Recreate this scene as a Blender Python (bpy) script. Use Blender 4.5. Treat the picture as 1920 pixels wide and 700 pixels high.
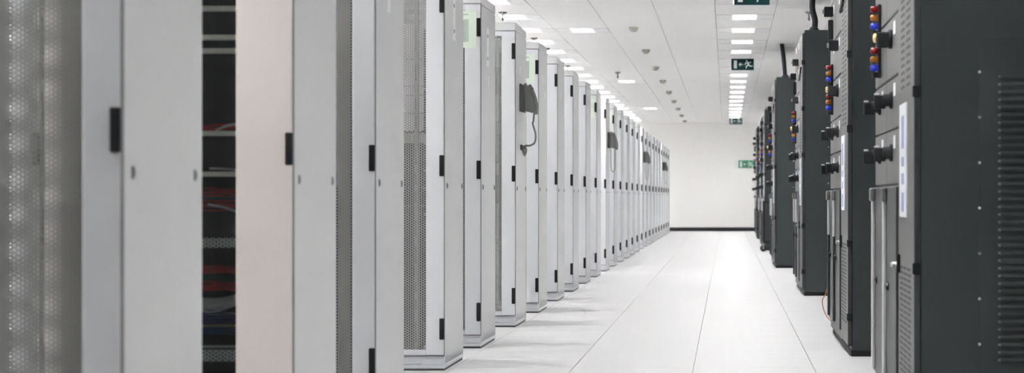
import bpy, bmesh, math, random
from mathutils import Vector, Matrix

for o in list(bpy.data.objects):
    bpy.data.objects.remove(o, do_unlink=True)
scene = bpy.context.scene
COL = scene.collection

# ------------------------------------------------------------------ camera
# one-point perspective: the corridor runs along +Y, the picture is a shifted crop
FPX, VPX, VPY, EYE = 4100.0, 1363.0, 370.0, 0.853
cam = bpy.data.cameras.new('camera')
cam.sensor_width = 36.0
cam.lens = FPX / 1920.0 * 36.0
cam.shift_x = (960.0 - VPX) / 1920.0
cam.shift_y = (VPY - 350.0) / 1920.0
cam.clip_end = 200
cam.dof.use_dof = True
cam.dof.focus_distance = 14.0
cam.dof.aperture_fstop = 5.2
camo = bpy.data.objects.new('camera', cam)
COL.objects.link(camo)
camo.location = (0, 0, EYE)
camo.rotation_euler = (math.pi / 2, 0, 0)
scene.camera = camo

# ------------------------------------------------------------------ world / exposure
w = bpy.data.worlds.new('world')
scene.world = w
w.use_nodes = True
w.node_tree.nodes['Background'].inputs[0].default_value = (0.9, 0.95, 1, 1)
w.node_tree.nodes['Background'].inputs[1].default_value = 0.3
vs = scene.view_settings
vs.view_transform = 'Standard'
vs.look = 'None'
vs.gamma = 1.0
vs.use_curve_mapping = False
vs.exposure = 2.1
LAMP = 26.0            # radiance of the lit luminaire diffusers
try:
    scene.cycles.max_bounces = 16
    scene.cycles.diffuse_bounces = 8
    scene.cycles.transparent_max_bounces = 24
    scene.cycles.caustics_reflective = False
    scene.cycles.caustics_refractive = False
except Exception:
    pass

# ------------------------------------------------------------------ materials
def srgb(r, g, b):
    f = lambda c: (c / 255 / 12.92) if c / 255 <= 0.04045 else ((c / 255 + 0.055) / 1.055) ** 2.4
    return (f(r), f(g), f(b), 1)

class NT:
    def __init__(s, name):
        s.m = bpy.data.materials.new(name)
        s.m.use_nodes = True
        s.t = s.m.node_tree
        s.b = s.t.nodes['Principled BSDF']
        s.out = s.t.nodes['Material Output']
    def n(s, kind, **kw):
        x = s.t.nodes.new(kind)
        for k, v in kw.items():
            setattr(x, k, v)
        return x
    def l(s, a, b):
        s.t.links.new(a, b)
    def math(s, op, a, b=None):
        x = s.n('ShaderNodeMath', operation=op)
        for i, v in enumerate((a, b)):
            if v is None:
                continue
            if isinstance(v, (int, float)):
                x.inputs[i].default_value = v
            else:
                s.l(v, x.inputs[i])
        return x.outputs[0]

def paint(name, col, rough=0.45, var=0.04, scale=6.0, metal=0.0, spec=0.5, bump=0.0, stretch=(1, 1, 1), coat=0.0):
    t = NT(name)
    tc = t.n('ShaderNodeTexCoord')
    mp = t.n('ShaderNodeMapping')
    mp.inputs['Scale'].default_value = stretch
    t.l(tc.outputs['Object'], mp.inputs[0])
    nz = t.n('ShaderNodeTexNoise')
    nz.inputs['Scale'].default_value = scale
    nz.inputs['Detail'].default_value = 4
    t.l(mp.outputs[0], nz.inputs['Vector'])
    mx = t.n('ShaderNodeMix', data_type='RGBA')
    mx.inputs[6].default_value = tuple(max(0, c * (1 - var)) for c in col[:3]) + (1,)
    mx.inputs[7].default_value = tuple(min(1, c * (1 + var)) for c in col[:3]) + (1,)
    t.l(nz.outputs['Fac'], mx.inputs[0])
    t.l(mx.outputs[2], t.b.inputs['Base Color'])
    t.b.inputs['Roughness'].default_value = rough
    t.b.inputs['Metallic'].default_value = metal
    t.b.inputs['Specular IOR Level'].default_value = spec
    t.b.inputs['Coat Weight'].default_value = coat
    if bump:
        n2 = t.n('ShaderNodeTexNoise')
        n2.inputs['Scale'].default_value = 350
        t.l(tc.outputs['Object'], n2.inputs['Vector'])
        bp = t.n('ShaderNodeBump')
        bp.inputs['Strength'].default_value = bump
        bp.inputs['Distance'].default_value = 0.001
        t.l(n2.outputs['Fac'], bp.inputs['Height'])
        t.l(bp.outputs[0], t.b.inputs['Normal'])
    return t.m

def perforated(name, col, pitch=0.0135, thr=0.0):
    """painted sheet steel with a hexagonal field of round holes (object X/Z plane)"""
    t = NT(name)
    tc = t.n('ShaderNodeTexCoord')
    terms = []
    for ax, az in ((1, 0), (0.5, 0.8660254), (0.5, -0.8660254)):
        d = t.n('ShaderNodeVectorMath', operation='DOT_PRODUCT')
        k = 2 * math.pi / (pitch * 0.8660254)
        d.inputs[1].default_value = (ax * k, 0, az * k)
        t.l(tc.outputs['Object'], d.inputs[0])
        terms.append(t.math('COSINE', d.outputs['Value']))
    s = t.math('ADD', t.math('ADD', terms[0], terms[1]), terms[2])
    hole = t.math('GREATER_THAN', s, thr)
    t.b.inputs['Base Color'].default_value = col
    t.b.inputs['Roughness'].default_value = 0.5
    tr = t.n('ShaderNodeBsdfTransparent')
    mx = t.n('ShaderNodeMixShader')
    t.l(hole, mx.inputs[0])
    t.l(t.b.outputs[0], mx.inputs[1])
    t.l(tr.outputs[0], mx.inputs[2])
    t.l(mx.outputs[0], t.out.inputs[0])
    return t.m

def emit(name, col, strength):
    t = NT(name)
    t.b.inputs['Base Color'].default_value = (0.8, 0.8, 0.8, 1)
    t.b.inputs['Emission Color'].default_value = col
    t.b.inputs['Emission Strength'].default_value = strength
    return t.m

def tile_mat(name, col, rough, streak, coat=0.0, spec=0.5):
    """laminate: tone drifts a little from tile to tile, scuffed gloss"""
    t = NT(name)
    geo = t.n('ShaderNodeNewGeometry')
    sn = t.n('ShaderNodeVectorMath', operation='MULTIPLY')
    sn.inputs[1].default_value = (1 / 0.6, 1 / 0.6, 0)
    t.l(geo.outputs['Position'], sn.inputs[0])
    off = t.n('ShaderNodeVectorMath', operation='ADD')
    off.inputs[1].default_value = (0.167 / 0.6 if 'floor' in name else 0.117 / 0.6, -0.25, 0)
    t.l(sn.outputs[0], off.inputs[0])
    fl = t.n('ShaderNodeVectorMath', operation='FLOOR')
    t.l(off.outputs[0], fl.inputs[0])
    wn = t.n('ShaderNodeTexWhiteNoise', noise_dimensions='3D')
    t.l(fl.outputs[0], wn.inputs['Vector'])
    nz = t.n('ShaderNodeTexNoise')
    nz.inputs['Scale'].default_value = 2.2
    nz.inputs['Detail'].default_value = 5
    t.l(geo.outputs['Position'], nz.inputs['Vector'])
    f = t.math('ADD', t.math('MULTIPLY', wn.outputs['Value'], 0.6), t.math('MULTIPLY', nz.outputs['Fac'], 0.4))
    mx = t.n('ShaderNodeMix', data_type='RGBA')
    mx.inputs[6].default_value = tuple(c * (1 - streak) for c in col[:3]) + (1,)
    mx.inputs[7].default_value = tuple(min(1, c * (1 + streak)) for c in col[:3]) + (1,)
    t.l(f, mx.inputs[0])
    t.l(mx.outputs[2], t.b.inputs['Base Color'])
    r = t.math('ADD', t.math('MULTIPLY', f, 0.12), rough - 0.06)
    t.l(r, t.b.inputs['Roughness'])
    t.b.inputs['Specular IOR Level'].default_value = spec
    t.b.inputs['Coat Weight'].default_value = coat
    return t.m

def glass_mat(name, tint, alpha):
    """thin clear pane: mostly straight through, with a fresnel sheen"""
    t = NT(name)
    tr = t.n('ShaderNodeBsdfTransparent')
    tr.inputs[0].default_value = tint
    gl = t.n('ShaderNodeBsdfGlossy')
    gl.inputs['Roughness'].default_value = 0.03
    mx = t.n('ShaderNodeMixShader')
    fr = t.n('ShaderNodeFresnel')
    fr.inputs[0].default_value = 1.45
    t.l(fr.outputs[0], mx.inputs[0])
    t.l(tr.outputs[0], mx.inputs[1])
    t.l(gl.outputs[0], mx.inputs[2])
    t.l(mx.outputs[0], t.out.inputs[0])
    return t.m

M = {}
M['rack'] = paint('cabinet_white_paint', (0.65, 0.665, 0.69, 1), 0.42, 0.02, 3, bump=0.15)
M['rack_side'] = paint('cabinet_side_paint', (0.64, 0.645, 0.65, 1), 0.5, 0.02, 3, bump=0.15)
M['rack_pink'] = paint('cabinet_warm_paint', (0.70, 0.645, 0.62, 1), 0.45, 0.02, 3, bump=0.15)
M['perf'] = perforated('perforated_steel', (0.32, 0.32, 0.31, 1), 0.0125, 0.0)
M['bounce_damper'] = paint('bounce_damper_grey', (0.07, 0.07, 0.075, 1), 0.6)
M['rail'] = paint('zinc_rail', (0.30, 0.285, 0.245, 1), 0.5, 0.06, 20)
M['seam'] = paint('dark_seam', (0.06, 0.06, 0.065, 1), 0.7)
M['gasket'] = paint('grey_gasket', (0.20, 0.20, 0.205, 1), 0.7)
M['black'] = paint('black_plastic', (0.010, 0.011, 0.013, 1), 0.6, 0.1, spec=0.25)
M['black_gloss'] = paint('black_gloss', (0.01, 0.01, 0.012, 1), 0.25, 0.1)
M['latch'] = paint('grey_latch', (0.22, 0.22, 0.23, 1), 0.4)
M['server_dark'] = paint('server_black', (0.03, 0.032, 0.036, 1), 0.5, 0.2, 12)
M['server_grey'] = paint('server_grey', (0.42, 0.43, 0.47, 1), 0.45, 0.25, 14)
M['server_light'] = paint('server_light', (0.66, 0.66, 0.70, 1), 0.45, 0.25, 14)
M['shelf'] = paint('cream_shelf', (0.74, 0.71, 0.62, 1), 0.5)
M['mesh_panel'] = perforated('mesh_panel', (0.5, 0.52, 0.52, 1), 0.012, 0.3)
M['interior'] = paint('interior_black', (0.018, 0.021, 0.024, 1), 0.7, 0.2)
M['red'] = paint('red_cable', (0.33, 0.018, 0.016, 1), 0.45, 0.2)
M['blue'] = paint('blue_cable', (0.03, 0.04, 0.13, 1), 0.45, 0.2)
M['grey_cable'] = paint('grey_cable', (0.42, 0.42, 0.40, 1), 0.5)
M['orange'] = paint('orange_cable', (0.52, 0.15, 0.06, 1), 0.45)
M['notice'] = paint('notice_green', (0.68, 0.76, 0.66, 1), 0.6, 0.02)
M['notice_in'] = paint('notice_picture', (0.36, 0.42, 0.37, 1), 0.5, 0.08, 18)
M['paper'] = paint('white_sticker', (0.86, 0.87, 0.90, 1), 0.5, 0.02)
M['floor'] = tile_mat('floor_laminate', (0.50, 0.498, 0.505, 1), 0.46, 0.06, spec=0.33)
M['floor_base'] = paint('floor_joint', (0.22, 0.21, 0.21, 1), 0.8)
M['ceiling'] = tile_mat('ceiling_panel', (0.90, 0.895, 0.885, 1), 0.5, 0.02)
M['ceil_base'] = paint('ceiling_joint', (0.30, 0.29, 0.28, 1), 0.8)
M['wall'] = paint('wall_white', (0.90, 0.895, 0.885, 1), 0.7, 0.01, 1.2)
M['skirting'] = paint('black_skirting', (0.012, 0.014, 0.017, 1), 0.5)
M['lum_frame'] = paint('luminaire_white', (0.85, 0.85, 0.85, 1), 0.35, 0.01)
M['lum'] = emit('lit_diffuser', (1.0, 0.992, 0.985, 1), LAMP)
M['dark'] = paint('charcoal_paint', (0.025, 0.031, 0.0325, 1), 0.42, 0.08, 5, bump=0.25)
M['dark2'] = paint('charcoal_cover', (0.025, 0.028, 0.03, 1), 0.4, 0.08, 5)
M['grey'] = paint('switch_panel_grey', (0.115, 0.115, 0.113, 1), 0.45, 0.04, 6, spec=0.35)
M['alu'] = paint('brushed_aluminium', (0.66, 0.66, 0.66, 1), 0.35, 0.08, 30, metal=0.6)
M['chrome'] = paint('chrome', (0.75, 0.75, 0.75, 1), 0.2, 0.03, metal=1.0)
M['brass'] = paint('brass', (0.66, 0.50, 0.22, 1), 0.3, 0.05, metal=0.8)
M['pilot_red'] = emit('pilot_red', (0.75, 0.02, 0.02, 1), 0.012)
M['pilot_yellow'] = emit('pilot_yellow', (0.9, 0.35, 0.04, 1), 0.015)
M['pilot_blue'] = emit('pilot_blue', (0.03, 0.07, 0.9, 1), 0.04)
for k, c in (('pilot_red', (0.14, 0.006, 0.006, 1)), ('pilot_yellow', (0.26, 0.10, 0.015, 1)), ('pilot_blue', (0.012, 0.02, 0.30, 1))):
    b = M[k].node_tree.nodes['Principled BSDF']
    b.inputs['Base Color'].default_value = c
    b.inputs['Roughness'].default_value = 0.25
M['plate'] = paint('label_plate', (0.80, 0.81, 0.86, 1), 0.35, 0.02)
M['plate_ink'] = paint('plate_blue_print', (0.30, 0.33, 0.55, 1), 0.5)
M['sign'] = paint('sign_green', (0.010, 0.050, 0.052, 1), 0.7, 0.02, spec=0.15)
M['sign_wall'] = paint('sign_wall_green', (0.035, 0.20, 0.105, 1), 0.45, 0.02)
M['sign_white'] = paint('sign_white', (0.80, 0.84, 0.82, 1), 0.5, 0.01)
M['detector'] = paint('detector_grey', (0.42, 0.42, 0.37, 1), 0.5, 0.05)
M['nozzle'] = paint('nozzle_metal', (0.20, 0.20, 0.19, 1), 0.4, 0.05, metal=0.4)
M['phone'] = paint('phone_grey', (0.15, 0.155, 0.145, 1), 0.35, 0.1, 10)
M['phone_dark'] = paint('phone_dark', (0.07, 0.075, 0.07, 1), 0.45, 0.1, 10)
M['glass'] = glass_mat('clear_glass', (0.93, 0.95, 0.95, 1), 0.1)
M['cord'] = paint('phone_cord', (0.22, 0.22, 0.21, 1), 0.5)
M['rubber'] = paint('rubber', (0.014, 0.014, 0.014, 1), 0.6)

# ------------------------------------------------------------------ mesh helpers
class MB:
    def __init__(s):
        s.bm = bmesh.new()
        s.mats = []
    def mi(s, m):
        if m is None:
            return 0
        if m not in s.mats:
            s.mats.append(m)
        return s.mats.index(m)
    def box(s, x0, x1, y0, y1, z0, z1, bev=0.0, m=None, seg=1):
        mi = s.mi(m)
        tmp = bmesh.new()
        bmesh.ops.create_cube(tmp, size=1)
        for v in tmp.verts:
            v.co = Vector(((x0 + x1) / 2 + v.co.x * (x1 - x0), (y0 + y1) / 2 + v.co.y * (y1 - y0), (z0 + z1) / 2 + v.co.z * (z1 - z0)))
        if bev:
            bmesh.ops.bevel(tmp, geom=tmp.edges[:], offset=bev, segments=seg, profile=0.5, affect='EDGES')
        s.merge(tmp, mi)
        return s
    def merge(s, tmp, mi=0, smooth=False):
        vm = {}
        for v in tmp.verts:
            vm[v] = s.bm.verts.new(v.co)
        for f in tmp.faces:
            try:
                nf = s.bm.faces.new([vm[v] for v in f.verts])
                nf.material_index = mi
                nf.smooth = smooth
            except ValueError:
                pass
        tmp.free()
    def cyl(s, p0, p1, r0, r1=None, n=12, m=None, bev=0.0):
        r1 = r0 if r1 is None else r1
        mi = s.mi(m)
        p0, p1 = Vector(p0), Vector(p1)
        d = p1 - p0
        tmp = bmesh.new()
        bmesh.ops.create_cone(tmp, cap_ends=True, segments=n, radius1=r0, radius2=r1, depth=d.length)
        if bev:
            es = [e for e in tmp.edges if abs(e.verts[0].co.z - e.verts[1].co.z) < 1e-6]
            bmesh.ops.bevel(tmp, geom=es, offset=bev, segments=2, profile=0.5, affect='EDGES')
        q = Vector((0, 0, 1)).rotation_difference(d.normalized()).to_matrix().to_4x4()
        bmesh.ops.transform(tmp, matrix=Matrix.Translation((p0 + p1) / 2) @ q, verts=tmp.verts)
        s.merge(tmp, mi, False)
        return s
    def lathe(s, prof, c, axis='Z', n=20, m=None, cap=True):
        mi = s.mi(m)
        rings = []
        for r, h in prof:
            ring = []
            for i in range(n):
                a = 2 * math.pi * i / n
                if axis == 'Z':
                    p = (c[0] + r * math.cos(a), c[1] + r * math.sin(a), c[2] + h)
                elif axis == 'X':
                    p = (c[0] + h, c[1] + r * math.cos(a), c[2] + r * math.sin(a))
                else:
                    p = (c[0] + r * math.cos(a), c[1] + h, c[2] + r * math.sin(a))
                ring.append(s.bm.verts.new(p))
            rings.append(ring)
        for a, b in zip(rings, rings[1:]):
            for i in range(n):
                f = s.bm.faces.new((a[i], a[(i + 1) % n], b[(i + 1) % n], b[i]))
                f.material_index = mi
                f.smooth = True
        if cap:
            for r in (rings[0], rings[-1]):
                f = s.bm.faces.new(r)
                f.material_index = mi
        return s
    def tube(s, pts, r, n=8, m=None, smooth_path=True):
        mi = s.mi(m)
        P = [Vector(p) for p in pts]
        if smooth_path and len(P) > 2:
            Q = []
            for i in range(len(P) - 1):
                a, b, c, d = P[max(i - 1, 0)], P[i], P[i + 1], P[min(i + 2, len(P) - 1)]
                for k in range(5):
                    t = k / 5
                    Q.append(0.5 * ((2 * b) + (c - a) * t + (2 * a - 5 * b + 4 * c - d) * t * t + (3 * b - a - 3 * c + d) * t ** 3))
            Q.append(P[-1])
            P = Q
        rings = []
        for i, p in enumerate(P):
            d = (P[min(i + 1, len(P) - 1)] - P[max(i - 1, 0)]).normalized()
            u = d.cross(Vector((0.31, 0.87, 0.38)))
            if u.length < 1e-3:
                u = d.cross(Vector((1, 0, 0)))
            u.normalize()
            v = d.cross(u)
            rings.append([s.bm.verts.new(p + r * (math.cos(2 * math.pi * k / n) * u + math.sin(2 * math.pi * k / n) * v)) for k in range(n)])
        for a, b in zip(rings, rings[1:]):
            for i in range(n):
                f = s.bm.faces.new((a[i], a[(i + 1) % n], b[(i + 1) % n], b[i]))
                f.material_index = mi
                f.smooth = True
        for rr in (rings[0], rings[-1]):
            s.bm.faces.new(rr).material_index = mi
        return s
    def prism(s, poly, axis, a, b, m=None, bev=0.0):
        """extrude a 2-D polygon; axis 'Y': poly is (x,z); 'X': poly is (y,z)"""
        mi = s.mi(m)
        tmp = bmesh.new()
        mk = (lambda p, t: (p[0], t, p[1])) if axis == 'Y' else (lambda p, t: (t, p[0], p[1]))
        A = [tmp.verts.new(mk(p, a)) for p in poly]
        B = [tmp.verts.new(mk(p, b)) for p in poly]
        n = len(poly)
        tmp.faces.new(A)
        tmp.faces.new(B[::-1])
        for i in range(n):
            tmp.faces.new((A[i], B[i], B[(i + 1) % n], A[(i + 1) % n]))
        if bev:
            bmesh.ops.bevel(tmp, geom=tmp.edges[:], offset=bev, segments=2, profile=0.5, affect='EDGES')
        s.merge(tmp, mi)
        return s
    def mesh(s, name, mat=None):
        bmesh.ops.recalc_face_normals(s.bm, faces=s.bm.faces[:])
        me = bpy.data.meshes.new(name)
        s.bm.to_mesh(me)
        s.bm.free()
        if s.mats:
            for k in s.mats:
                me.materials.append(M[k])
        elif mat:
            me.materials.append(M[mat])
        return me
    def build(s, name, mat=None, parent=None, **kw):
        return place(name, s.mesh(name, mat), parent, **kw)

def place(name, me, parent=None, loc=(0, 0, 0), rot=None, kind=None):
    o = bpy.data.objects.new(name, me)
    COL.objects.link(o)
    o.location = loc
    if rot:
        o.rotation_euler = rot
    if parent:
        o.parent = parent
    if kind:
        o['kind'] = kind
    return o

def tag(o, label, cat, group=None):
    o['label'] = label
    o['category'] = cat
    if group:
        o['group'] = group
    return o

def thing(name, label, cat, loc, group=None):
    return tag(place(name, None, loc=loc), label, cat, group)

def copy_tree(o, parent=None):
    c = o.copy()
    COL.objects.link(c)
    if parent is not None:
        c.parent = parent
    for ch in list(o.children):
        copy_tree(ch, c)
    return c

ORD = ['', 'first', 'second', 'third', 'fourth', 'fifth', 'sixth', 'seventh', 'eighth', 'ninth', 'tenth', 'eleventh',
       'twelfth', 'thirteenth', 'fourteenth', 'fifteenth', 'sixteenth', 'seventeenth', 'eighteenth']

# ------------------------------------------------------------------ room
XL, XR, YB, YF, CEIL = -4.967, 2.833, -1.65, 54.75, 2.72
def slab(name, mat, *b, **kw):
    o = MB().box(*b).build(name, mat, **kw)
    o['kind'] = 'structure'
    return o

floor = slab('floor', 'floor_base', XL - .1, XR + .1, YB - .1, YF + .1, -0.10, -0.006)
ceiling = slab('ceiling', 'ceil_base', XL - .1, XR + .1, YB - .1, YF + .1, CEIL + 0.07, CEIL + 0.16)
wall_far = slab('wall_far', 'wall', XL - .1, XR + .1, YF, YF + .1, -0.006, CEIL + 0.07)
wall_back = slab('wall_back', 'wall', XL - .1, XR + .1, YB - .1, YB, -0.006, CEIL + 0.07)
wall_left = slab('wall_left', 'wall', XL - .1, XL, YB, YF, -0.006, CEIL + 0.07)
wall_right = slab('wall_right', 'wall', XR, XR + .1, YB, YF, -0.006, CEIL + 0.07)
bb = MB().box(XL, XR, YF - .014, YF, 0, .095, .003).build('baseboard_far', 'skirting')
bb['kind'] = 'structure'

T = 0.6
def tile_field(parent, piece, x_off, z0, z1, near, far, xa, xb, gap, skip, mat):
    """raised pieces: those near enough to pick apart are objects of their own, the rest one joined part"""
    h = T / 2 - gap / 2
    me = MB().box(-h, h, -h, h, z0, z1, 0.0012).mesh(piece, mat)
    rest = MB()
    i0 = math.floor((XL - x_off) / T - 1e-6)
    i1 = math.ceil((XR - x_off) / T + 1e-6)
    nrow = round((YF - YB) / T)
    for i in range(i0, i1 + 1):
        xc = x_off + (i + .5) * T
        lo, hi = max(xc - h, XL), min(xc + h, XR)
        if hi - lo < .03:
            continue
        for j in range(nrow):
            yc = YB + (j + .5) * T
            if skip(xc, yc):
                continue
            if near < yc < far and xa < xc < xb and hi - lo > 2 * h - 1e-4:
                place(piece, me, parent, loc=(xc, yc, 0))
            else:
                rest.box(lo, hi, yc - h, yc + h, z0, z1)
    rest.build(piece + '_field', mat, parent, kind='stuff')

LUMX = (-4.617, -2.217, 0.183)
LUMY = [22.65 + 1.8 * k for k in range(-10, 18)]
AISLE = [(-1.617, y) for y in (24.45, 35.25, 46.05)]
LUMS = [(x, y) for x in LUMX for y in LUMY] + AISLE
lumset = {(round(x, 2), round(y, 2)) for x, y in LUMS}
tile_field(floor, 'floor_tile', -0.167, -0.006, 0.0, 9.4, 27, -2.0, 1.3, 0.003, lambda x, y: False, 'floor')
tile_field(ceiling, 'ceiling_tile', -0.117, CEIL, CEIL + .006, 20.2, 40, -2.6, 1.4, 0.004,
           lambda x, y: (round(x, 2), round(y, 2)) in lumset, 'ceiling')

# ------------------------------------------------------------------ luminaires
# recessed tray with three lamp compartments behind a grid of cross blades
fr = MB()
fr.box(-.297, .297, -.297, -.262, -.004, .006).box(-.297, .297, .262, .297, -.004, .006)
fr.box(-.297, -.275, -.262, .262, -.004, .006).box(.275, .297, -.262, .262, -.004, .006)
fr = fr.mesh('frame', 'lum_frame')
wing = MB().box(-.147 / 2, .147 / 2, -.262, .262, 0.0, .006, .001).mesh('reflector', 'lum_frame')
dif = MB().box(-.034, .034, -.255, .255, .050, .056).mesh('diffuser', 'lum')
bar = MB()
for xx in (-.125, -.041, .041, .125):
    bar.box(xx - .003, xx + .003, -.262, .262, -.002, .060)
for yy in (-.262, .258):
    bar.box(-.125, .125, yy, yy + .004, -.002, .060)
bar.box(-.125, .125, -.262, .262, .058, .062)
bar = bar.mesh('lamp_tray', 'lum_frame')
bl = MB()
for q in range(6):
    yy = -.262 + .524 * (q + 1) / 7
    for xx in (-.083, 0, .083):
        bl.box(xx - .038, xx + .038, yy - .0015, yy + .0015, 0, .046)
bl = bl.mesh('cross_blades', 'lum_frame')
def nth(k):
    tens = {2: 'twenty', 3: 'thirty'}
    base = ORD + ['nineteenth']
    if k < 20:
        return base[k]
    return ('twentieth' if k == 20 else tens[k // 10] + '-' + base[k % 10])
def luminaire(x, y, label, group):
    t = thing('ceiling_light', label, 'ceiling light', (x, y, CEIL), group)
    place('frame', fr, t)
    for s in (-1, 1):
        place('reflector', wing, t, loc=(s * .2015, 0, 0))
    tr = place('lamp_tray', bar, t)
    place('cross_blades', bl, tr, kind='stuff')
    for k in (-1, 0, 1):
        place('diffuser', dif, t, loc=(k * .083, 0, 0))
for x, y in LUMS:
    if (x, y) in AISLE:
        luminaire(x, y, 'lone ceiling light, %s from the end wall, beside the line over white cabinets' % nth(3 - AISLE.index((x, y))), 'lone ceiling lights beside the cabinet line')
    elif x > 0:
        luminaire(x, y, 'recessed ceiling light, %s from the end wall in the line of exit signs' % nth(len(LUMY) - LUMY.index(y)), 'ceiling lights in line with the exit signs')
    elif x > -3:
        luminaire(x, y, 'recessed ceiling light, %s from the end wall in the line above white cabinets' % nth(len(LUMY) - LUMY.index(y)), 'ceiling lights above the white cabinets')
    else:
        luminaire(x, y, 'recessed ceiling light deep over the hidden ends of the cabinet rows', 'ceiling lights deep behind the white cabinets')

# ------------------------------------------------------------------ white cabinets
RX, W, D, H = -1.385, 0.80, 0.745, 2.0
def hinge_mesh():
    return MB().box(-.0115, .0115, -.014, .006, -.052, .052, .003).box(-.006, .006, -.017, -.013, -.046, .046, .0015).mesh('hinge', 'black')
R = {}
R['plinth'] = MB().box(-W + .004, -.004, .004, D - .004, 0, .012, m='seam').box(-W, 0, 0, D, .010, .030, .002, m='rack').box(-W, -.0, 0.0, D, .032, .072, .003, m='rack').mesh('plinth')
R['plinth_cover'] = MB().box(-.115, -.006, -.004, .004, .030, .060, .002).mesh('plinth_cover', 'rack')
R['cap'] = MB().box(-W, 0, 0, D, 1.945, H, .006, seg=2).mesh('top_cap', 'rack_side')
fm = MB()
for x0 in (-W + .012, -.052):
    for y0 in (.004, D - .05):
        fm.box(x0, x0 + .04, y0, y0 + .045, .07, 1.945)
fm.box(-W + .012, -.012, .01, D - .01, .072, .085)
fm.box(-W + .05, -.05, .004, .03, 1.91, 1.945)
R['damper'] = MB().box(-W + .06, -.06, .06, D - .06, 1.999, 2.004, .001).mesh('bounce_damper', 'bounce_damper')  # added, unseen dark plate: cuts light bouncing off the cap onto the ceiling
R['frame'] = fm.mesh('cabinet_frame', 'rack_side')
R['side'] = MB().box(-.012, 0, .008, D - .003, .034, 1.941, .0025).mesh('side_panel', 'rack_side')
R['latch'] = MB().box(-.001, .004, -.013, .013, -.015, .015, .003).cyl((.003, 0, 0), (.006, 0, 0), .008, n=10).mesh('latch', 'latch')
R['hinge'] = hinge_mesh()
def door_mesh(fw, top=.03, bot=.026, mat='rack'):
    z0, z1 = .078, 1.940
    d = MB()
    d.box(-fw, -.003, -.020, 0, z0, z1, .003)
    d.box(-W + .003, -W + fw, -.020, 0, z0, z1, .003)
    d.box(-W + fw, -fw, -.020, 0, z0, z0 + bot)
    d.box(-W + fw, -fw, -.020, 0, z1 - top, z1)
    return d.mesh('door', mat)
R['door'] = door_mesh(.090)
R['door_pink'] = door_mesh(.183, .05, .05, 'rack_pink')
R['door_rear'] = door_mesh(.06)
R['sheet'] = MB().box(-W + .085, -.085, -.009, -.007, .10, 1.915).mesh('perforated_sheet', 'perf')
R['pane'] = MB().box(-W + .178, -.178, -.012, -.008, .12, 1.895).mesh('glass_pane', 'glass')
R['rail'] = MB().box(-.160, -.110, .055, .075, .085, 1.93).box(-.160, -.150, .055, .10, .085, 1.93).mesh('mounting_rail', 'rail')
R['rail_thin'] = MB().box(-.158, -.137, .045, .06, .085, 1.93).box(-.158, -.152, .045, .10, .085, 1.93).mesh('mounting_rail', 'rail')
R['shade_strip'] = MB().box(-.109, -.056, .052, .056, .085, 1.93).mesh('gap_shade', 'interior')  # black strip standing in for the shade in the gap beside the rail
R['seam'] = MB().box(-W + .002, -.002, -.001, .006, .072, .0785).box(-W + .002, -.002, -.001, .006, 1.9395, 1.9455).box(-.0035, -.0005, -.016, .006, .078, 1.94).mesh('door_gasket', 'gasket')
R['sticker'] = MB().box(0, .0012, -.05, .05, -.11, .11, m='paper').box(.0012, .0016, -.03, .02, -.075, -.055, m='latch').box(.0012, .0016, -.03, .02, .055, .075, m='latch').mesh('sticker')
R['sticker_s'] = MB().box(0, .0012, -.035, .035, -.05, .05, m='paper').mesh('sticker')
R['tag'] = MB().box(0, .0012, -.02, .02, -.028, .028, m='paper').mesh('sticker')

def server(parent, z, h, mat, depth=.45, y0=.062, handles=True):
    s = MB()
    s.box(-W + .115, -.115, y0 - .004, y0, z, z + h, .001, m=mat)
    s.box(-W + .15, -.15, y0, y0 + depth, z + .002, z + h - .002, m='server_dark')
    if handles and h > .05:
        for x in (-W + .15, -.15):
            s.tube([(x, y0 - .004, z + h * .2), (x, y0 - .03, z + h * .25), (x, y0 - .03, z + h * .75), (x, y0 - .004, z + h * .8)], .004, 6, m='latch', smooth_path=False)
    n = int((W - .3) / .06)
    for k in range(n):
        x = -W + .17 + k * .06
        s.box(x, x + .045, y0 - .006, y0 - .003, z + h * .2, z + h * .75, m='server_dark') if mat == 'server_grey' else None
    return s.build('server_unit', None, parent)

def rack(y, label, kind='perf', x=RX, eq=(), notice=False, stickers=(), rear=True, rail='rail_thin', shade_strip=False):
    t = thing('server_cabinet', label, 'server cabinet', (x, y, 0), 'white server cabinets at the row ends')
    p = place('plinth', R['plinth'], t)
    place('plinth_cover', R['plinth_cover'], p)
    cp = place('top_cap', R['cap'], t)
    place('bounce_damper', R['damper'], cp)
    place('cabinet_frame', R['frame'], t)
    for s in (0, 1):
        sp = place('side_panel', R['side'], t, loc=(-s * (W - .012), 0, 0))
        if s == 0:
            for yy in (.075, D - .075):
                place('latch', R['latch'], sp, loc=(0, yy, .91))
            for nm, yy, zz in stickers:
                place('sticker', R[nm], sp, loc=(0.0, yy, zz))
    d = place('door', R['door_pink' if kind == 'glass' else 'door'], t)
    if kind == 'glass':
        place('glass_pane', R['pane'], d)
    else:
        place('perforated_sheet', R['sheet'], d)
    place('door_gasket', R['seam'], t)
    for z in (.206, 1.007, 1.81):
        place('hinge', R['hinge'], d, loc=(-.0125, -.018, z))
    if rear:
        rd = place('rear_door', R['door_rear'], t, loc=(0, D + .02, 0))
        place('perforated_sheet', R['sheet'], rd, loc=(0, 0, 0))
    for s in (0, 1):
        place('mounting_rail', R[rail], t, loc=(s * (-W + .27), 0, 0))
    if shade_strip:
        place('gap_shade', R['shade_strip'], t)
    for z, h, m in eq:
        server(t, z, h, m)
    return t

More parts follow.
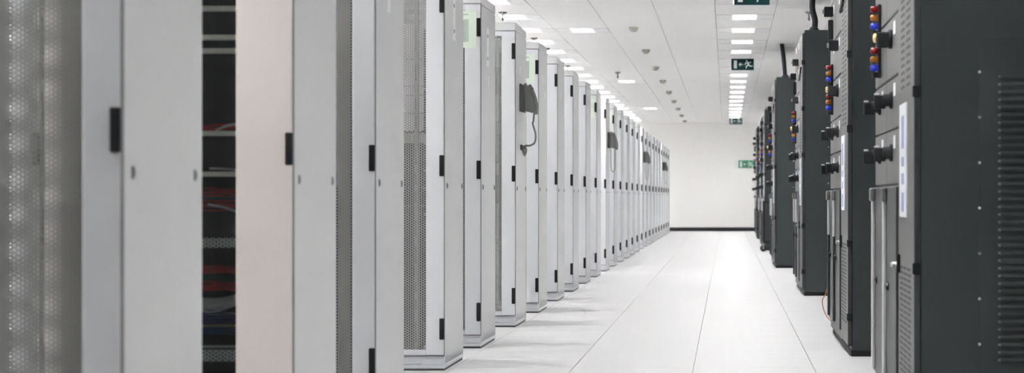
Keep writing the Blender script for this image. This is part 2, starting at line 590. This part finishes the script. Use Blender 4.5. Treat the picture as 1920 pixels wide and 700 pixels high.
ROWS = [5.02, 7.00, 8.63, 10.74, 12.33, 14.34, 16.10, 17.90, 19.70, 21.50] + [23.30 + 1.8 * k for k in range(17)]
NR = len(ROWS)
rnd = random.Random(4)
def stack(z0, z1, mats, hs=(.0445, .089, .133, .178), fill=.8):
    out, z = [], z0
    while z < z1 - .05:
        h = rnd.choice(hs)
        if z + h > z1:
            break
        if rnd.random() < fill:
            out.append((z, h - .002, rnd.choice(mats)))
        z += h
    return out
for i, y in enumerate(ROWS):
    eq, notice, st, kind = (), False, (), 'perf'
    if i == 0:
        label = 'white server cabinet with see-through perforated door, just before the glass-door cabinet'
    elif i == 1:
        label, kind = 'server cabinet with warm pinkish glass-door frame showing red cables inside', 'glass'
    elif i == 4:
        label = 'white server cabinet with a pale green notice, third beyond the glass-door cabinet'
    elif i == 5:
        label = 'white server cabinet with a telephone on its side, fourth beyond the glass-door cabinet'
    elif i in (11, 17, 23):
        label = {11: 'white server cabinet with a telephone on its side, second telephone along the corridor',
                 17: 'white server cabinet with a telephone on its side, third telephone along the corridor',
                 23: 'white server cabinet with a telephone on its side, last before the end wall'}[i]
    elif i < 14:
        label = 'white server cabinet, %s beyond the one with the glass door' % ORD[i - 1]
    elif i == NR - 1:
        label = 'white server cabinet standing closest to the white end wall'
    else:
        label = 'white server cabinet, %s from the white end wall' % ORD[NR - i]
    if i == 2:
        eq = stack(.1, 1.0, ['server_dark'], fill=.95)
        st = (('sticker_s', .33, 1.66),)
    elif i == 3:
        eq = stack(.1, 1.14, ['server_dark'], fill=1.0) + stack(1.18, 1.80, ['server_light', 'server_light', 'server_grey'], fill=.9)
        st = (('sticker', .36, 1.76),)
    elif i == 4:
        eq = stack(.1, 1.7, ['server_dark', 'server_grey'])
        st = (('sticker', .33, 1.72), ('tag', .36, 1.53))
    elif i == 5:
        eq = stack(.15, 1.9, ['server_light', 'server_grey', 'server_light'], fill=1.0)
        st = (('tag', .30, 1.70), ('tag', .30, 1.58))
    elif i == 6:
        eq = stack(.1, 1.7, ['server_dark'])
        st = (('tag', .30, 1.74), ('tag', .52, 1.62))
    elif i in (7, 8, 9):
        eq = stack(.1, 1.7, ['server_dark', 'server_grey'])
        st = (('tag', .34, 1.70),)
    t = rack(y, label, kind, eq=eq, stickers=st, rail='rail' if i in (0, 2) else 'rail_thin', shade_strip=i in (0, 2, 4, 6))
    if i == 1:
        # the inside of the glass-door cabinet: dark liner, shelves, patch panels, bunches of cable
        MB().box(-W + .06, -.06, .45, .46, .09, 1.93).box(-.07, -.06, .06, .46, .09, 1.93).box(-W + .06, -W + .07, .06, .46, .09, 1.93).build('dark_liner', 'interior', t)
        k = 585.7
        zz = lambda py: EYE + (VPY - py) / k * 1.02
        for py in (18, 72, 97, 251, 327):
            MB().box(-W + .12, -.12, .09, .125, zz(py) - .008, zz(py) + .008, .002).build('shelf', 'shelf', t)
        MB().box(-W + .1, -.1, .085, .088, zz(464), zz(446)).build('vent_panel', 'mesh_panel', t)
        MB().box(-W + .1, -.205, .085, .088, zz(676), zz(654)).build('vent_panel', 'mesh_panel', t)
        MB().box(-W + .1, -.16, .08, .083, zz(650), zz(646)).build('cable_bar', 'grey_cable', t)
        for py0, py1, col, n in ((352, 395, 'red', 12), (502, 512, 'red', 5), (530, 545, 'red', 6), (583, 606, 'blue', 7), (612, 628, 'blue', 5), (232, 242, 'red', 3)):
            for q in range(n):
                z = zz(py0 + (py1 - py0) * (q + .5) / n)
                yy = .10 + .05 * rnd.random() + (.14 if py0 == 232 else .06 if py0 == 352 else 0)
                pts = [(-W + .14 + .05 * j, yy + rnd.uniform(-.01, .01), z + rnd.uniform(-.005, .005)) for j in range(11)]
                MB().tube(pts, .0033 if py0 != 502 else .0045, 5).build('patch_cable', col, t)
        for py in (590, 612, 372):
            MB().box(-W + .12, -.12, .155, .16, zz(py) - .004, zz(py) + .004).build('patch_panel', 'rail' if py != 372 else 'server_dark', t)
        for q in range(16):
            z = zz(548 + 1.7 * q)
            pts = [(-.40 + .035 * j, .085 + .012 * rnd.random(), z - (.028 * math.sin(j / 7 * 3.1)) + .004 * j * (1 if q > 8 else .4) + rnd.uniform(-.003, .003)) for j in range(8)]
            MB().tube(pts, .003, 5).build('patch_cable', 'grey_cable', t)
        for z, a, b in ((zz(390), (-.30, .10, .012), (-.17, .11, -.028)), (zz(300), (-.22, .12, -.045), (-.15, .12, .005)), (zz(320), (-.30, .12, .006), (-.15, .12, -.012)),
                        (zz(240), (-.28, .12, -.01), (-.20, .12, .012)), (zz(244), (-.20, .12, .006), (-.17, .12, -.005))):
            MB().tube([(a[0], a[1], z + a[2]), ((a[0] + b[0]) / 2, a[1], z + (a[2] + b[2]) / 2 + .006), (b[0], b[1], z + b[2])], .0042, 6).build('patch_cable', 'grey_cable', t)
    if i == 0:
        for z, h, m in stack(.1, .5, ['server_dark']):
            pass
# the neighbour standing inside the second row, seen through the perforated door in front of it
rack(7.00, 'white server cabinet hidden beside the glass-door cabinet, seen through perforated door', x=RX - W - .010)

# pale green notices taped high on the doors
nt = MB().box(-.105, .105, -.0015, 0, -.105, .105, m='notice').box(-.105, .062, -.0022, -.0012, -.072, .055, m='notice_in').box(-.105, .06, -.0022, -.0012, .078, .086, m='notice_in').mesh('notice_sheet')
for i, lab in ((4, 'pale green framed notice on the cabinet door before the telephone'), (6, 'pale green framed notice on the cabinet door right behind the telephone'),
               (10, 'pale green framed notice on a cabinet door, third along the corridor'), (12, 'pale green framed notice on the cabinet door behind the second telephone')):
    o = place('notice_sheet', nt, loc=(RX - .026 - .105, ROWS[i] - .020, 1.80))
    tag(o, lab, 'notice', 'green notices on cabinet doors')

# ------------------------------------------------------------------ telephones on the cabinet sides
def phone(y, label, loose):
    t = thing('wall_telephone', label, 'telephone', (RX, y, 1.42), 'telephones on the cabinet sides')
    MB().prism([(0, .005), (.03, .0), (.036, .10), (.03, .175), (.012, .192), (0, .19)], 'Y', -.075, .075, bev=.004).build('back_box', 'phone_dark', t)
    # swelling handset cradle / hood
    prof = [(.028, .190), (.040, .200), (.058, .165), (.078, .115), (.094, .060), (.100, .004), (.090, -.006), (.062, .010), (.036, .004)]
    MB().prism(prof, 'Y', -.06, .06, bev=.007).build('hood', 'phone', t)
    hs = MB()
    hs.tube([(.105, 0, .012), (.104, 0, .06), (.090, 0, .115), (.068, 0, .165)], .015, 10)
    hs.cyl((.088, 0, .006), (.116, 0, .010), .022, n=14, bev=.004)
    hs.cyl((.055, 0, .158), (.080, 0, .176), .021, n=14, bev=.004)
    hs.build('handset', 'phone', t)
    if loose:
        pts = [(.092, 0, -.005), (.088, 0, -.055), (.083, .0, -.075), (.100, 0, -.13), (.103, 0, -.17), (.093, 0, -.205), (.06, 0.0, -.222), (.034, .0, -.222), (.022, 0, -.25), (.03, 0, -.28), (.04, 0, -.255), (.03, .0, -.225), (.014, 0, -.24), (.02, 0, -.27), (.03, 0, -.29), (.006, .0, -.235)]
        MB().tube(pts, .0065, 7).build('cord', 'cord', t)
        MB().box(-.001, .016, -.014, .014, -.25, -.215, .003).build('cord_hook', 'phone_dark', t)
    else:
        MB().tube([(.085, 0, -.003), (.085, 0, -.10), (.083, 0, -.23), (.068, 0, -.27), (.045, 0, -.26), (.036, 0, -.20), (.034, 0, -.05), (.034, 0, .004)], .0055, 7).build('cord', 'cord', t)
    return t
for i, lab in ((5, 'grey wall telephone with dangling kinked cord, on white cabinet side behind a green notice'),
               (11, 'grey wall telephone with a looped cord, second one along the white cabinets'),
               (17, 'grey wall telephone with a looped cord, third one along the white cabinets'),
               (23, 'grey wall telephone on the white cabinet side, last before the end wall')):
    phone(ROWS[i] + .32, lab, i == 5)

# ------------------------------------------------------------------ dark switchgear cabinets
BL, BD, BH = 2.0, 0.82, 2.30
B = {}
B['body'] = MB().box(0, BD, 0, BL, .03, BH, .004).mesh('body', 'dark')
B['plinth'] = MB().box(-.004, BD - .01, -.003, BL, 0, .03, .002).mesh('plinth', 'black')
B['panel'] = MB().box(.205, BD - .03, -.004, 0, .10, 1.405, .0015).mesh('access_panel', 'dark')
sc = MB()
for k in range(15):
    z = .0 + .157 * k + .03
    if z < 1.40:
        sc.lathe([(.006, 0), (.0055, -.003), (.002, -.004)], (.216 - .011, -.0035, z), 'Y', 8)
B['screws'] = sc.mesh('screw_row', 'chrome')
lv = MB().prism([(0, 0), (-.009, .004), (-.010, .007), (0, .017)], 'X', 0, .49, m='dark')
lv.lathe([(.0045, 0), (.004, -.003), (.001, -.004)], (-.004, -.0005, .009), 'Y', 8, m='latch')
B['louver'] = lv.mesh('louver')
B['door'] = MB().box(-.021, -.001, .004, .69, .055, 2.27, .003).mesh('door', 'grey')
B['door_edge'] = MB().box(-.020, -.001, -.002, .0035, .055, 2.27).mesh('door_edge', 'dark2')
B['hinge'] = MB().box(-.026, .004, -.008, .020, -.020, .020, .003).mesh('hinge', 'black')
vt = MB()
for z in [1.255 + .0265 * k for k in range(34)]:
    for j, y in enumerate((.16, .40)):
        vt.prism([(y, z - .004), (y + .15, z - .004), (y + .165, z), (y + .15, z + .006), (y, z + .006), (y - .012, z)], 'X', -.0222, -.0212)
B['vent_top'] = vt.mesh('vent_slots', 'seam')
vt = MB()
for q, z in enumerate([.17 + .020 * k for k in range(22)]):
    for j in range(3):
        y = .12 + j * .17 + (.03 if q % 2 else 0)
        vt.box(-.0222, -.0212, y, y + .13, z, z + .010)
B['vent_low'] = vt.mesh('vent_slots', 'seam')
B['plate'] = MB().box(-.027, -.021, .28, .57, .78, 1.195, .0025, m='plate').mesh('label_plate')
ink = MB()
for z0, z1 in ((1.03, 1.15), (.965, 1.0), (.90, .94), (.80, .87)):
    ink.box(-.0278, -.0268, .36, .47, z0, z1)
B['ink'] = ink.mesh('plate_print', 'plate_ink')
B['handle'] = MB().box(-.034, -.021, .60, .64, .57, .64, .003, m='black').cyl((-.021, .62, .60), (-.050, .62, .60), .012, n=12, m='chrome', bev=.002).box(-.055, -.045, .585, .66, .592, .608, .003, m='chrome').mesh('handle')
def unit(y0, y1, z0, z1):
    return MB().box(-.020, -.001, y0 + .004, y1 - .004, z0 + .004, z1 - .004, .003).mesh('switch_unit', 'grey')
SEAM = [.90, 1.117, 1.32, 1.56, 1.80, 2.04, 2.27]
COLS = [(.69, 1.32), (1.32, 1.98)]
B['units'] = [[unit(a, b, z0, z1) for z0, z1 in zip(SEAM, SEAM[1:])] for a, b in COLS]
B['knob'] = MB().lathe([(.034, 0), (.034, -.010), (.026, -.013), (.024, -.036), (.020, -.039)], (0, 0, 0), 'X', 16, m='black') \
    .box(-.072, -.026, -.012, .012, -.034, .020, .006, m='black', seg=2).box(-.072, -.052, -.006, .006, .020, .027, .002, m='alu').mesh('rotary_switch')
B['meter'] = MB().lathe([(.038, 0), (.038, -.012), (.030, -.016)], (0, 0, 0), 'X', 16, m='black').box(-.060, -.012, -.030, .030, -.034, .026, .005, m='black').lathe([(.018, -.058), (.018, -.070), (.010, -.074)], (0, 0, .004), 'X', 14, m='brass').mesh('selector_switch')
B['box_sw'] = MB().box(-.055, 0, -.034, .034, -.030, .030, .004, m='black').box(-.066, -.054, -.02, .0, -.012, .014, .002, m='latch').mesh('relay_box')
B['pbase'] = MB().box(-.012, 0, -.022, .022, -.075, .060, .003, m='black').box(-.036, -.010, -.019, .019, -.074, -.050, .004, m='black').box(-.034, -.010, -.019, .019, -.016, -.012, m='black').box(-.034, -.010, -.019, .019, .020, .024, m='black').mesh('pilot_base')
B['pilot'] = {c: MB().lathe([(.014, -.010), (.014, -.030), (.012, -.040), (.008, -.044), (.002, -.045)], (0, 0, 0), 'X', 14).mesh('pilot_lamp', c) for c in ('pilot_red', 'pilot_yellow', 'pilot_blue')}
B['ulabel'] = MB().box(-.0215, -.0200, -.05, .03, -.025, .025, m='paper').mesh('unit_label')
B['cover'] = [MB().box(-.030, -.001, a + .01, b - .01, .10, .895, .004).mesh('lower_cover', 'dark2') for a, b in COLS]
B['strip'] = MB().box(-.044, -.030, -.022, .022, .12, .84, .003, m='alu').box(-.052, -.030, -.06, .05, .835, .893, .006, m='grey').mesh('pull_bar')
B['strip_dark'] = MB().box(-.044, -.030, -.022, .022, .12, .62, .003, m='dark2').box(-.044, -.030, -.022, .022, .62, .84, .003, m='alu').box(-.052, -.030, -.06, .05, .835, .893, .006, m='grey').mesh('pull_bar')
B['lock'] = MB().lathe([(.016, 0), (.014, -.010), (.004, -.012)], (0, 0, 0), 'X', 12).mesh('lock', 'black_gloss')
B['bottom'] = MB().box(-.018, -.001, .69, BL - .02, .045, .098, .002).mesh('base_cover', 'grey')
B['stay'] = MB().tube([(-.028, .12, 1.98), (-.030, .60, 1.895)], .008, 6, smooth_path=False).mesh('door_stay', 'black')
B['bar'] = MB().box(-.05, -.02, -.02, .02, -.055, .065, .004).mesh('cable_guard', 'black')

def black_cab(x, y, label, louvers=False, conduit=None):
    t = thing('switchgear_cabinet', label, 'electrical cabinet', (x, y, 0), 'dark switchgear cabinets along the corridor')
    b = place('body', B['body'], t)
    place('plinth', B['plinth'], t)
    p = place('access_panel', B['panel'], t)
    place('screw_row', B['screws'], p, kind='stuff')
    if louvers:
        for k in range(38):
            place('louver', B['louver'], p, loc=(.277, -.004, .28 + .0265 * k))
    d = place('door', B['door'], t)
    place('door_edge', B['door_edge'], d)
    for z in (.21, .605, 1.22, 1.62, 2.02):
        place('hinge', B['hinge'], d, loc=(0, 0, z))
    place('vent_slots', B['vent_top'], d, kind='stuff')
    place('vent_slots', B['vent_low'], d, kind='stuff')
    pl = place('label_plate', B['plate'], d)
    place('label_print', B['ink'], d)
    place('handle', B['handle'], d)
    place('door_stay', B['stay'], d)
    for c, (a, e) in enumerate(COLS):
        ym = (a + e) / 2
        for k, me in enumerate(B['units'][c]):
            u = place('switch_unit', me, t)
            place('unit_label', B['ulabel'], u, loc=(0, ym - .1, SEAM[k + 1] - .05))
            X = -.020
            if k in (0, 1):
                place('rotary_switch', B['knob'], u, loc=(X, ym, (1.027, 1.233)[k]))
            if c == 0:
                if k == 2:
                    place('selector_switch', B['meter'], u, loc=(X, ym + .03, 1.475))
                if k == 3:
                    place('relay_box', B['box_sw'], u, loc=(X, ym + .03, 1.736))
                if k == 5:
                    place('relay_box', B['box_sw'], u, loc=(X, ym + .03, 2.08))
            else:
                if k in (2, 3):
                    zc = (1.43, 1.605)[k - 2]
                    pb = place('pilot_base', B['pbase'], u, loc=(X, ym, zc))
                    for q, cc in enumerate(('pilot_red', 'pilot_yellow', 'pilot_blue')):
                        place('pilot_lamp', B['pilot'][cc], u, loc=(X, ym, zc + .040 - .036 * q))
                if k == 4:
                    place('cable_guard', B['bar'], u, loc=(X + .02, ym, 1.87))
                    place('relay_box', B['box_sw'], u, loc=(X, ym, 1.985))
        cv = place('lower_cover', B['cover'][c], t)
        place('pull_bar', B['strip' if louvers else 'strip_dark'], cv, loc=(0, e - .10, 0))
        place('lock', B['lock'], cv, loc=(-.030, e - .25, .50))
    place('base_cover', B['bottom'], t)
    if conduit:
        q = MB().tube(conduit, .027, 10)
        q.lathe([(.045, 0), (.045, .02), (.030, .045)], (conduit[0][0], conduit[0][1], conduit[0][2]), 'Z', 14)
        q.build('cable_conduit', 'black', t)
    return t

CABS = [(.668, 7.56, 'dark switchgear cabinet with louvred side panel and blue-printed door plate'),
        (.668, 11.70, 'dark switchgear cabinet with an orange cord beside its base'),
        (.672, 18.90, 'dark switchgear cabinet with a kinked black conduit, just beyond the orange cord'),
        (.594, 26.30, 'dark switchgear cabinet with a straight black conduit, just before the wheeled black case'),
        (.625, 35.10, 'dark switchgear cabinet right behind the wheeled black case'),
        (.625, 39.00, 'dark switchgear cabinet, second from the white end wall'),
        (.625, 44.60, 'dark switchgear cabinet standing closest to the white end wall')]
for i, (x, y, lab) in enumerate(CABS):
    con = None
    if i == 2:
        con = [(.09, .25, BH), (.10, .25, BH + .10), (.075, .25, BH + .22), (.09, .25, CEIL + .003)]
    if i == 3:
        con = [(.115, .3, BH), (.105, .3, BH + .12), (.10, .3, BH + .2), (.075, .3, CEIL + .003)]
    black_cab(x, y, lab, i == 0, con)

# orange cord hanging out beside the base of the second cabinet
oc = MB().tube([(.74, 13.92, .003), (.672, 13.92, .055), (.626, 13.92, .11), (.607, 13.92, .19), (.628, 13.92, .235), (.652, 13.92, .30), (.66, 13.90, .24), (.655, 13.88, .20), (.69, 13.83, .235)], .0032, 7).build('orange_cord', 'orange')
tag(oc, 'thin orange cord curling out beside the base of a dark switchgear cabinet', 'cord')

# wheeled black case leaning in the gap between dark cabinets
t = thing('wheeled_case', 'black wheeled upright case standing between two dark cabinets far down the corridor', 'trolley', (.552, 34.2, 0))
MB().box(.01, .16, 0, .38, .13, .80, .02, seg=3).build('shell', 'black', t)
MB().box(.045, .115, -.012, .002, .17, .76, .004).build('front_panel', 'dark2', t)
MB().tube([(.05, .02, .78), (.045, .02, .86), (.05, .05, .875), (.05, .30, .875), (.045, .34, .86), (.05, .34, .78)], .012, 8, smooth_path=False).build('pull_handle', 'black_gloss', t)
for yy in (.06, .32):
    for xx in (.018, .14):
        wv = MB().lathe([(.015, -.018), (.045, -.018), (.048, -.012), (.048, .012), (.045, .018), (.015, .018)], (xx, yy, .048), 'Y', 18).build('wheel', 'rubber', t)
        MB().box(xx - .012, xx + .012, yy - .024, yy - .019, .04, .14).box(xx - .012, xx + .012, yy + .019, yy + .024, .04, .14).build('wheel_fork', 'latch', wv)

# ------------------------------------------------------------------ exit signs
def pictogram(mb, wd, ht, yf, m='sign_white', man=True):
    """door, left arrow, running figure; origin at the sign's lower left corner"""
    s = ht / .15
    y0, y1 = yf - .0015, yf
    mb.box(.035 * s, .075 * s, y0, y1, .022 * s, .128 * s, m=m)
    a = .098 * s
    mb.box(a + .010 * s, a + .055 * s, y0, y1, .070 * s, .080 * s, m=m)
    mb.prism([(a, .075 * s), (a + .024 * s, .098 * s), (a + .033 * s, .090 * s), (a + .018 * s, .075 * s), (a + .033 * s, .060 * s), (a + .024 * s, .052 * s)], 'Y', y0, y1, m=m)
    b = .175 * s
    def limb(p, q, r):
        p, q = Vector(p) * s, Vector(q) * s
        d = (q - p).normalized()
        nrm = Vector((-d.y, d.x)) * r * s
        mb.prism([tuple(p + nrm + Vector((b, 0))), tuple(q + nrm * .8 + Vector((b, 0))), tuple(q - nrm * .8 + Vector((b, 0))), tuple(p - nrm + Vector((b, 0)))], 'Y', y0, y1, m=m)
    cxx = [((.030 + .012 * math.cos(k * math.pi / 5)) * s + b, (.118 + .012 * math.sin(k * math.pi / 5)) * s) for k in range(10)]
    mb.prism(cxx, 'Y', y0, y1, m=m)
    limb((.038, .104), (.058, .066), .013)      # trunk
    limb((.038, .100), (.012, .088), .006)      # forward arm
    limb((.012, .088), (.004, .070), .006)
    limb((.048, .100), (.074, .096), .006)      # rear arm
    limb((.074, .096), (.086, .112), .006)
    limb((.056, .068), (.028, .056), .009)      # leading leg
    limb((.028, .056), (.022, .022), .008)
    limb((.058, .066), (.082, .050), .009)      # trailing leg
    limb((.082, .050), (.108, .056), .007)

for y, zs, lab in ((18.3, 2.465, 'dark green hanging exit sign with white running figure, first along the ceiling'),
               (29.0, 2.54, 'dark green hanging exit sign with white running figure, second along the ceiling'),
               (50.6, 2.54, 'dark green hanging exit sign with white running figure, closest to the end wall')):
    t = thing('exit_sign', lab, 'exit sign', (.057, y, zs), 'hanging exit signs')
    MB().box(0, .30, 0, .03, 0, .15, .003).build('sign_box', 'sign', t)
    g = MB()
    pictogram(g, .30, .15, -.0001)
    g.build('pictogram', None, t)
    for xx in (.05, .25):
        MB().cyl((xx, .015, .149), (xx, .015, CEIL - zs), .005, n=8).build('hanger', 'lum_frame', t)
t = thing('exit_sign', 'green exit sign with white end mounted on the white end wall', 'exit sign', (.19, YF - .021, 1.575))
MB().box(0, .62, 0, .02, 0, .21, .003, m='sign_white').build('sign_board', None, t)
MB().box(.10, .60, -.002, .0, .008, .202, m='sign_wall').build('green_field', None, t)
g = MB()
pictogram(g, .42, .20, -.0021)
for v in g.bm.verts:
    v.co.x += .09
g.build('pictogram', None, t)

# ------------------------------------------------------------------ ceiling fittings
det = MB().lathe([(.052, 0), (.052, -.016), (.044, -.030), (.030, -.048), (.012, -.055)], (0, 0, 0), 'Z', 20, m='detector').mesh('smoke_detector')
for k in range(9):
    o = place('smoke_detector', det, loc=(-1.024, 24.0 + 3.64 * k, CEIL))
    tag(o, 'round grey smoke detector on the ceiling, %s from the end wall' % nth(9 - k), 'smoke detector', 'smoke detectors in a line')
ros = MB().lathe([(.042, 0), (.042, -.008), (.018, -.020), (.012, -.026)], (0, 0, 0), 'Z', 16).mesh('ceiling_rose', 'nozzle')
stm = MB().cyl((0, 0, -.02), (0, 0, -.075), .008, n=8).lathe([(.011, -.06), (.013, -.075), (.009, -.09)], (0, 0, 0), 'Z', 10).mesh('stem', 'nozzle')
for x, y, lab in ((-2.26, 22.05, 0), (-2.26, 25.6, 0), (-2.26, 27.4, 0), (-2.26, 31.0, 0), (-1.63, 32.65, 1), (.826, 22.0, 2)):
    t = thing('gas_nozzle', ['small dark gas nozzle on the ceiling above white cabinets, %s of that line' % nth([22.05, 25.6, 27.4, 31.0].index(y) + 1 if not lab else 1), 'small gas nozzle on the ceiling, between smoke detectors and white cabinets',
                             'small gas nozzle on the ceiling above the dark cabinets'][lab], 'ceiling nozzle', (x, y, CEIL), 'gas nozzles on the ceiling')
    place('ceiling_rose', ros, t)
    place('stem', stm, t)
